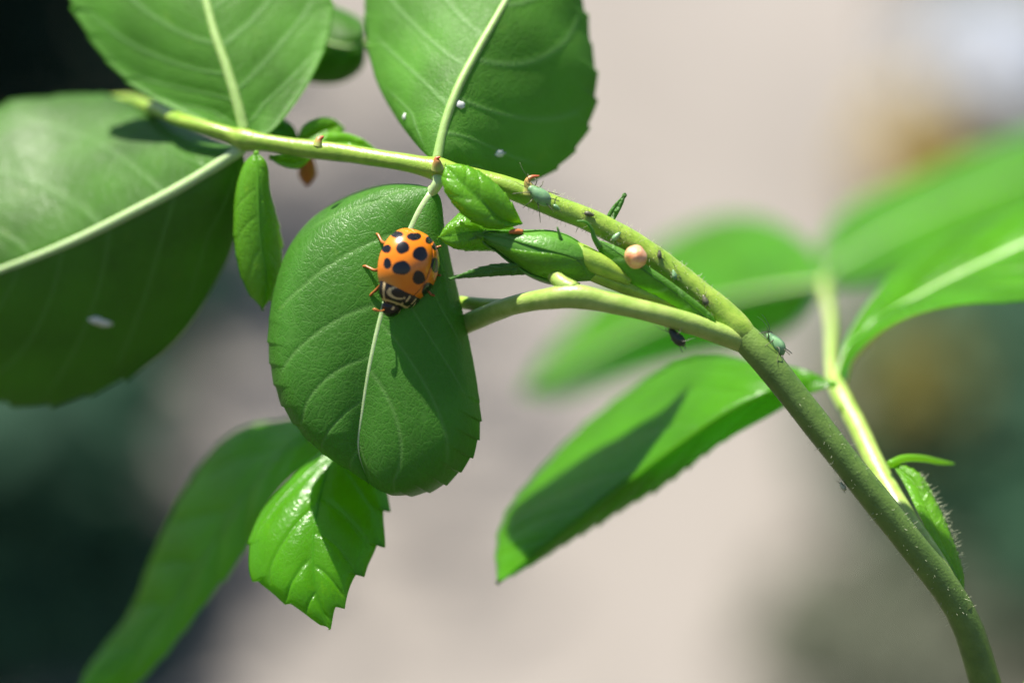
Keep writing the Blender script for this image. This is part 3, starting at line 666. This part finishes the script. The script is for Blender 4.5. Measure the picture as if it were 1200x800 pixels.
def beetle_materials():
    m, nt, out, N = nodes('wing_case_orange')
    a = N('ShaderNodeAttribute', attribute_name='spot').outputs['Fac']
    e = N('ShaderNodeAttribute', attribute_name='pale').outputs['Fac']
    pos = N('ShaderNodeNewGeometry').outputs['Position']
    nz = N('ShaderNodeTexNoise', inp={'Vector': pos, 'Scale': 9.0, 'Detail': 3.0}).outputs[0]
    fine = N('ShaderNodeTexNoise', inp={'Vector': pos, 'Scale': 120.0, 'Detail': 2.0}).outputs[0]
    org = mixc(N, nz, (0.72, 0.165, 0.005), (0.86, 0.27, 0.012))
    org = mixc(N, e, org, (0.70, 0.45, 0.14))
    col = mixc(N, ramp(N, math_(N, 'ADD', a, math_(N, 'MULTIPLY', math_(N, 'SUBTRACT', fine, 0.5), 0.10)), [(0.46, 0.0), (0.56, 1.0)]), org, (0.006, 0.006, 0.008))
    bp = N('ShaderNodeBump', inp={'Height': fine, 'Strength': 0.12, 'Distance': 0.004}).outputs[0]
    p = N('ShaderNodeBsdfPrincipled', inp={'Base Color': col, 'Roughness': 0.22, 'Specular IOR Level': 0.5, 'Coat Weight': 0.2, 'Coat Roughness': 0.15, 'Normal': bp})
    nt.links.new(p.outputs[0], out.inputs[0])
    m2, nt, out, N = nodes('beetle_body')
    a = N('ShaderNodeAttribute', attribute_name='mark').outputs['Fac']
    col = mixc(N, ramp(N, a, [(0.42, 0.0), (0.58, 1.0)]), (0.012, 0.009, 0.008), (0.62, 0.47, 0.24))
    p = N('ShaderNodeBsdfPrincipled', inp={'Base Color': col, 'Roughness': 0.3, 'Specular IOR Level': 0.5})
    nt.links.new(p.outputs[0], out.inputs[0])
    return m, m2
M_wing, M_body = beetle_materials()
M_leg = plain_material('beetle_leg', (0.45, 0.15, 0.03), (0.28, 0.09, 0.02), rough=0.35, scale=12)
ladybird = empty('ladybird', bug(0, 0, -.08), 'orange ladybird with black spots crawling head down on the middle leaf', 'ladybird')
# spots, found where they are seen on the dome
z = lambda x, y: (400 + x * 150 / 800, 240 + y * 150 / 800)
SP = []
for x, y, w, h in [(348, 186, 84, 44), (455, 199, 88, 52), (283, 275, 62, 52), (383, 267, 88, 78), (493, 306, 90, 96), (288, 367, 52, 68), (376, 394, 112, 92), (585, 378, 52, 92), (484, 455, 84, 84), (545, 540, 84, 104), (548, 222, 46, 48), (584, 262, 34, 46)]:
    SP.append((np.array(z(x, y)), w * 150 / 800 / 2, h * 150 / 800 / 2))
hidden = [(.17, .15, 1), (.21, 0.0, 1), (.17, -.16, 1), (.10, -.24, 1)]
def half_dome(sgn):
    na, nb = 150, 110
    al = np.linspace(0.02, math.pi - 0.55, na); be = np.linspace(0.012, math.radians(103), nb)
    A, B = np.meshgrid(al, be, indexing='ij')
    x = sgn * (LW * np.sin(A) ** 0.86 * np.sin(B)) ; y = -LL * np.cos(A); zz = LH * np.sin(A) ** 0.8 * np.cos(B)
    x = x + sgn * 0.0012
    zz = zz - 0.012 * np.exp(-(np.abs(x) / 0.006) ** 2)
    P = bug_c + x[..., None] * bs + y[..., None] * bf + zz[..., None] * bn
    flat = P.reshape(-1, 3); q = flat - CAM; zc = q @ FWD
    px = 600 + (q @ RIGHT) / zc * DIST * 150; py = 400 - (q @ UP) / zc * DIST * 150
    nrm = np.stack([x / LW ** 2, y / LL ** 2, zz / LH ** 2], -1).reshape(-1, 3)
    nw = nrm[:, :1] * bs + nrm[:, 1:2] * bf + nrm[:, 2:] * bn
    facing = np.sum(norm(nw) * norm(q), 1) < -0.05
    spot = np.zeros(len(flat))
    for c, w, h in SP:
        an = np.arctan2(py - c[1], px - c[0]); q1, q2 = c[0] * 1.7, c[1] * 2.3
        dd = np.sqrt(((px - c[0]) / w) ** 2 + ((py - c[1]) / h) ** 2) / (1 + .05 * np.sin(2 * an + q1) + .045 * np.sin(3 * an + q2) + .02 * np.sin(5 * an + q1 + q2))
        spot = np.maximum(spot, np.where(facing, 0.5 + (1 - dd) * 1.4, 0))
    xl, yl = np.abs(x).ravel(), y.ravel()
    for hx, hy, _ in hidden:
        dd = np.sqrt(((xl - hx) / .05) ** 2 + ((yl - hy) / .055) ** 2)
        spot = np.maximum(spot, np.where(facing, 0, 0.5 + (1 - dd) * 1.4))
    spot = np.maximum(spot, 0.75 * np.exp(-(xl / 0.006) ** 2))
    pale = sstep(0.10, .26, yl) * sstep(.6, 1.6, B.ravel()) * .8
    i = np.arange(na * nb).reshape(na, nb)
    F = np.stack([i[:-1, :-1], i[1:, :-1], i[1:, 1:], i[:-1, 1:]], -1).reshape(-1, 4)
    if sgn > 0: F = F[:, ::-1]
    return mesh_object('wing_case', flat, F, M_wing, ladybird, {'spot': np.clip(spot, 0, 1), 'pale': pale})
half_dome(1); half_dome(-1)
def beetle_body():
    # one skin from tail to head: (y, half width, top, bottom)
    sec = np.array([(-.25, .02, .02, -.02), (-.22, .12, .05, -.04), (-.12, .21, .06, -.06), (.05, .225, .07, -.07), (.15, .21, .12, -.07), (.185, .212, .172, -.07), (.22, .208, .172, -.065), (.265, .19, .155, -.06), (.305, .15, .12, -.055), (.325, .10, .075, -.05), (.337, .088, .06, -.05), (.355, .09, .055, -.055), (.38, .078, .04, -.055), (.405, .05, .015, -.05), (.42, .015, -.01, -.035)])
    S = catmull(np.c_[sec[:, 0], sec[:, 1], sec[:, 2], sec[:, 3]], 120); ns = 64
    th = np.linspace(0, 2 * np.pi, ns, endpoint=False)
    V = []; mark = []
    for y, w, t, b in S:
        cz = (t + b) / 2 * 0.4 + b * .6
        x = w * np.cos(th); zz = np.where(np.sin(th) > 0, cz + (t - cz) * np.sin(th), cz + (cz - b) * np.sin(th))
        V.append(bug_c + np.outer(x, bs) + y * bf + np.outer(zz, bn))
        ax = np.abs(x); k = np.zeros(ns)
        if .15 < y < .325:
            top = np.sin(th) > -.15
            edge = np.exp(-((np.sin(th) - .20) / .055) ** 2) * (y > .17)
            front = 0.8 * math.exp(-((y - .316) / .007) ** 2)
            ring = np.exp(-((np.hypot((ax - .120), (y - .240) * 1.25) - .058) / .009) ** 2) * top * (ax > .07)
            line = np.exp(-((ax - .034 - .25 * abs(y - .27)) / .007) ** 2) * sstep(.20, .25, y) * (np.sin(th) > 0)
            k = np.maximum.reduce([edge, np.full(ns, front), ring, line])
        elif .34 < y < .40:
            k = np.exp(-((ax - .045) / .012) ** 2) * (np.sin(th) > .1) * (1 if y < .37 else 0) * .9
        mark.append(k)
    V = np.vstack(V); n = len(S); F = []
    for a in range(n - 1):
        for j in range(ns):
            k = (j + 1) % ns; F.append((a * ns + j, (a + 1) * ns + j, (a + 1) * ns + k, a * ns + k))
    F.append(tuple(range(ns))); F.append(tuple(range((n - 1) * ns, n * ns))[::-1])
    return mesh_object('body', V, F, M_body, ladybird, {'mark': np.concatenate(mark)})
beetle_body()
def local_tube(name, pts, mat, parent, n=20, ns=8):
    C = catmull(np.array(pts), n); return tube_mesh(name, C[:, :3], C[:, 3], mat, parent, ns, .0)
def leg(hip, knee_px, foot_px, lift=0.06):
    p, n = on_surface(bvh_main, *foot_px)
    k, kn = on_surface(bvh_main, *knee_px)
    h = bug(*hip); knee = k + kn * lift; foot = p + n * .006
    t = norm(foot - knee)
    mid_ = foot * .72 + knee * .28
    local_tube('leg', [np.r_[h, .018], np.r_[h * .5 + knee * .5 + bn * .01, .019], np.r_[knee, .013], np.r_[mid_, .0105], np.r_[foot, .011], np.r_[foot + norm(foot - h) * .03 + n * .004, .007]], M_leg, ladybird, 30, 10)
leg((.15, .14, -.03), (444, 337), (435, 345), .05)
leg((.17, .02, -.03), (440, 318), (428, 312), .055)
leg((.16, -.12, -.03), (449, 286), (443, 275), .055)
leg((-.15, .12, -.05), (498, 338), (505, 345), .02)
leg((-.17, 0, -.05), (503, 318), (512, 322), .02)
leg((-.15, -.12, -.05), (503, 292), (512, 290), .02)
for sg in (1, -1):
    local_tube('antenna', [np.r_[bug(sg * .065, .385, -.02), .007], np.r_[bug(sg * .115, .41, -.02), .007], np.r_[bug(sg * .15, .41, -.05), .012], np.r_[bug(sg * .155, .41, -.06), .005]], M_leg, ladybird, 14, 8)

# ------------------------------------------------------------------ aphids, egg and flecks
M_aphid = plain_material('aphid_green', (0.24, 0.40, 0.20), (0.13, 0.28, 0.14), rough=0.3, scale=18, sss=0.2)
M_aphid_pale = plain_material('aphid_pale_green', (0.26, 0.46, 0.22), (0.16, 0.33, 0.16), rough=0.3, scale=18, sss=0.2)
M_aphid_dark = plain_material('aphid_dark', (0.04, 0.055, 0.035), (0.02, 0.03, 0.02), rough=0.35, scale=18)
M_aphid_leg = plain_material('aphid_leg', (0.16, 0.17, 0.10), (0.06, 0.06, 0.04), rough=0.4, scale=18)
def aphid(label, pos, fwd_, nrm, length, mat=M_aphid, group='aphids on the rose', spread=1.0, seed=1):
    s, f, n = frame_from(fwd_, nrm); L = length
    r = np.random.default_rng(seed)
    def loc(x, y, zz): return pos + (s * x + f * y + n * zz) * L
    root = empty('aphid', pos, label, 'aphid', group)
    C = catmull(np.array([np.r_[loc(0, -.52, .22), .02 * L], np.r_[loc(0, -.42, .23), .15 * L], np.r_[loc(0, -.2, .26), .25 * L], np.r_[loc(0, .05, .26), .235 * L], np.r_[loc(0, .28, .24), .16 * L], np.r_[loc(0, .42, .22), .115 * L], np.r_[loc(0, .5, .21), .03 * L]]), 40)
    tube_mesh('body', C[:, :3], C[:, 3], mat, root, 20, 0.02, seed)
    for sg in (1, -1):
        for y, ox, oy in ((.28, .42, .40), (.12, .55, .02), (.0, .58, -.55)):
            j = r.normal(size=3) * .05
            P = [np.r_[loc(sg * .12, y, .14), .020 * L], np.r_[loc(sg * ox * .65, y + oy * .45, .34) + j * L, .016 * L], np.r_[loc(sg * ox * spread, y + oy, .02), .011 * L], np.r_[loc(sg * ox * 1.12 * spread, y + oy * 1.12, 0.0), .009 * L]]
            local_tube('leg', P, M_aphid_leg, root, 14, 6)
        local_tube('antenna', [np.r_[loc(sg * .06, .46, .27), .014 * L], np.r_[loc(sg * .18, .66, .40), .011 * L], np.r_[loc(sg * .26, .95, .44), .008 * L], np.r_[loc(sg * .42, 1.2, .40), .005 * L]], M_aphid_leg, root, 14, 6)
        local_tube('cornicle', [np.r_[loc(sg * .12, -.34, .38), .022 * L], np.r_[loc(sg * .17, -.52, .44), .017 * L], np.r_[loc(sg * .2, -.66, .46), .016 * L]], M_aphid_leg, root, 10, 6)
    return root
bvh_cane = surface(cane); bvh_rachis = surface(rachis); bvh_pet = surface(petiole)
up_dir = norm(W(880, 380, 0) - W(960, 485, 0))
aphid('green aphid standing out from the right side of the thick stem', W(903, 407, -.04), camvec(-.60, .1, .8), camvec(.80, -.30, .50), .21, M_aphid_pale, seed=2, spread=.9)
p, n = on_surface(bvh_rachis, 629, 231)
aphid('blue-green aphid sitting on the upper stem just below the hooked thorn', p, camvec(-.75, -.1, .6), norm(n + camvec(.25, 0, .3)), .23, M_aphid, seed=3)
aphid('dark aphid hanging under the stem fork', W(797, 391, -.26), camvec(-.6, 0, .6), camvec(-.2, -.4, -.9), .17, M_aphid_dark, seed=4)
for k, (px, py, what) in enumerate([(652, 243, 'tiny green aphid right below the large one on the upper stem'), (690, 252, 'tiny dark aphid halfway along the upper stem above the curled filament'),
                                    (722, 277, 'tiny green aphid on the upper stem near the upright green spike'), (772, 298, 'tiny dark aphid on the stem just above the peach bead'),
                                    (790, 322, 'tiny green aphid on the stem just beyond the peach bead'), (826, 352, 'tiny dark aphid on the stem where it thickens towards the fork')]):
    p, n = on_surface(bvh_rachis, px, py)
    if p is None: continue
    aphid(what, p, camvec(.6 - .2 * k, 0, -.4 + .3 * k), norm(n), .07 + .012 * (k % 3), M_aphid_leg if k % 2 else M_aphid, 'tiny aphids on the upper stem', seed=10 + k)
aphid('tiny pale aphid under the left side of the thick stem', W(990, 568, -.04), camvec(-.5, -.1, .7), camvec(-.8, -.2, -.5), .08, M_hair, seed=30)

def egg():
    root_p = W(745, 301, -.24); R0 = 13.2 * psize(0)
    na, nb = 40, 40; V = []; F = []
    ax = norm(camvec(.5, 0, -.6)); s, f, n = frame_from(ax, camvec(0, -1, 0))
    for a in range(na + 1):
        th = math.pi * a / na
        for b in range(nb):
            ph = 2 * math.pi * b / nb
            V.append(root_p + (f * math.cos(th) * 1.06 + (s * math.cos(ph) + n * math.sin(ph)) * math.sin(th) * (1 + .04 * math.sin(3 * ph + 2 * th) + .03 * math.sin(2 * ph - 5 * th))) * R0)
    for a in range(na):
        for b in range(nb):
            c = (b + 1) % nb; F.append((a * nb + b, (a + 1) * nb + b, (a + 1) * nb + c, a * nb + c))
    ob = mesh_object('insect_egg', V, F, plain_material('egg_peach', (0.80, 0.50, 0.32), (0.68, 0.25, 0.09), rough=0.32, scale=16, bump=.5, sss=0.4, coat=.5))
    return tag(ob, 'round peach coloured egg-like bead stuck to the green stem', 'egg')
egg()
def fleck(ob, px, py, w, h, ang, label, seed):
    p, n = on_surface(surface(ob), px, py)
    r = np.random.default_rng(seed); t = norm(RIGHT - n * (n @ RIGHT)); b = np.cross(n, t)
    x = t * math.cos(ang) + b * math.sin(ang); y = -t * math.sin(ang) + b * math.cos(ang)
    V = []; F = []; k = 14; ps = psize(0)
    for lay, sc_ in ((0, 1.0), (1, .75), (2, .3)):
        for q in range(k):
            a = 2 * math.pi * q / k; rr = sc_ * (1 + .3 * r.normal() * .6)
            V.append(p + x * math.cos(a) * w * ps * rr + y * math.sin(a) * h * ps * rr + n * (.003 + .005 * lay))
    for lay in range(2):
        for q in range(k):
            j = (q + 1) % k; F.append((lay * k + q, lay * k + j, (lay + 1) * k + j, (lay + 1) * k + q))
    F.append(tuple(2 * k + q for q in range(k))); F.append(tuple(q for q in range(k))[::-1])
    tag(mesh_object('white_fleck', V, F, M_fleck), label, 'fleck', 'white flecks on the leaves')
fleck(left_leaf, 118, 377, 15, 6, -.3, 'oblong white fleck on the dark lower half of the large left leaf', 1)
fleck(second_leaf, 540, 123, 6, 5, .3, 'white fleck beside the midrib of the upper middle leaf', 2)
fleck(second_leaf, 585, 180, 8, 5, .0, 'white fleck low on the dark right half of the upper middle leaf', 3)
fleck(second_leaf, 474, 137, 4, 4, .0, 'tiny white fleck on the pale left half of the upper middle leaf', 4)
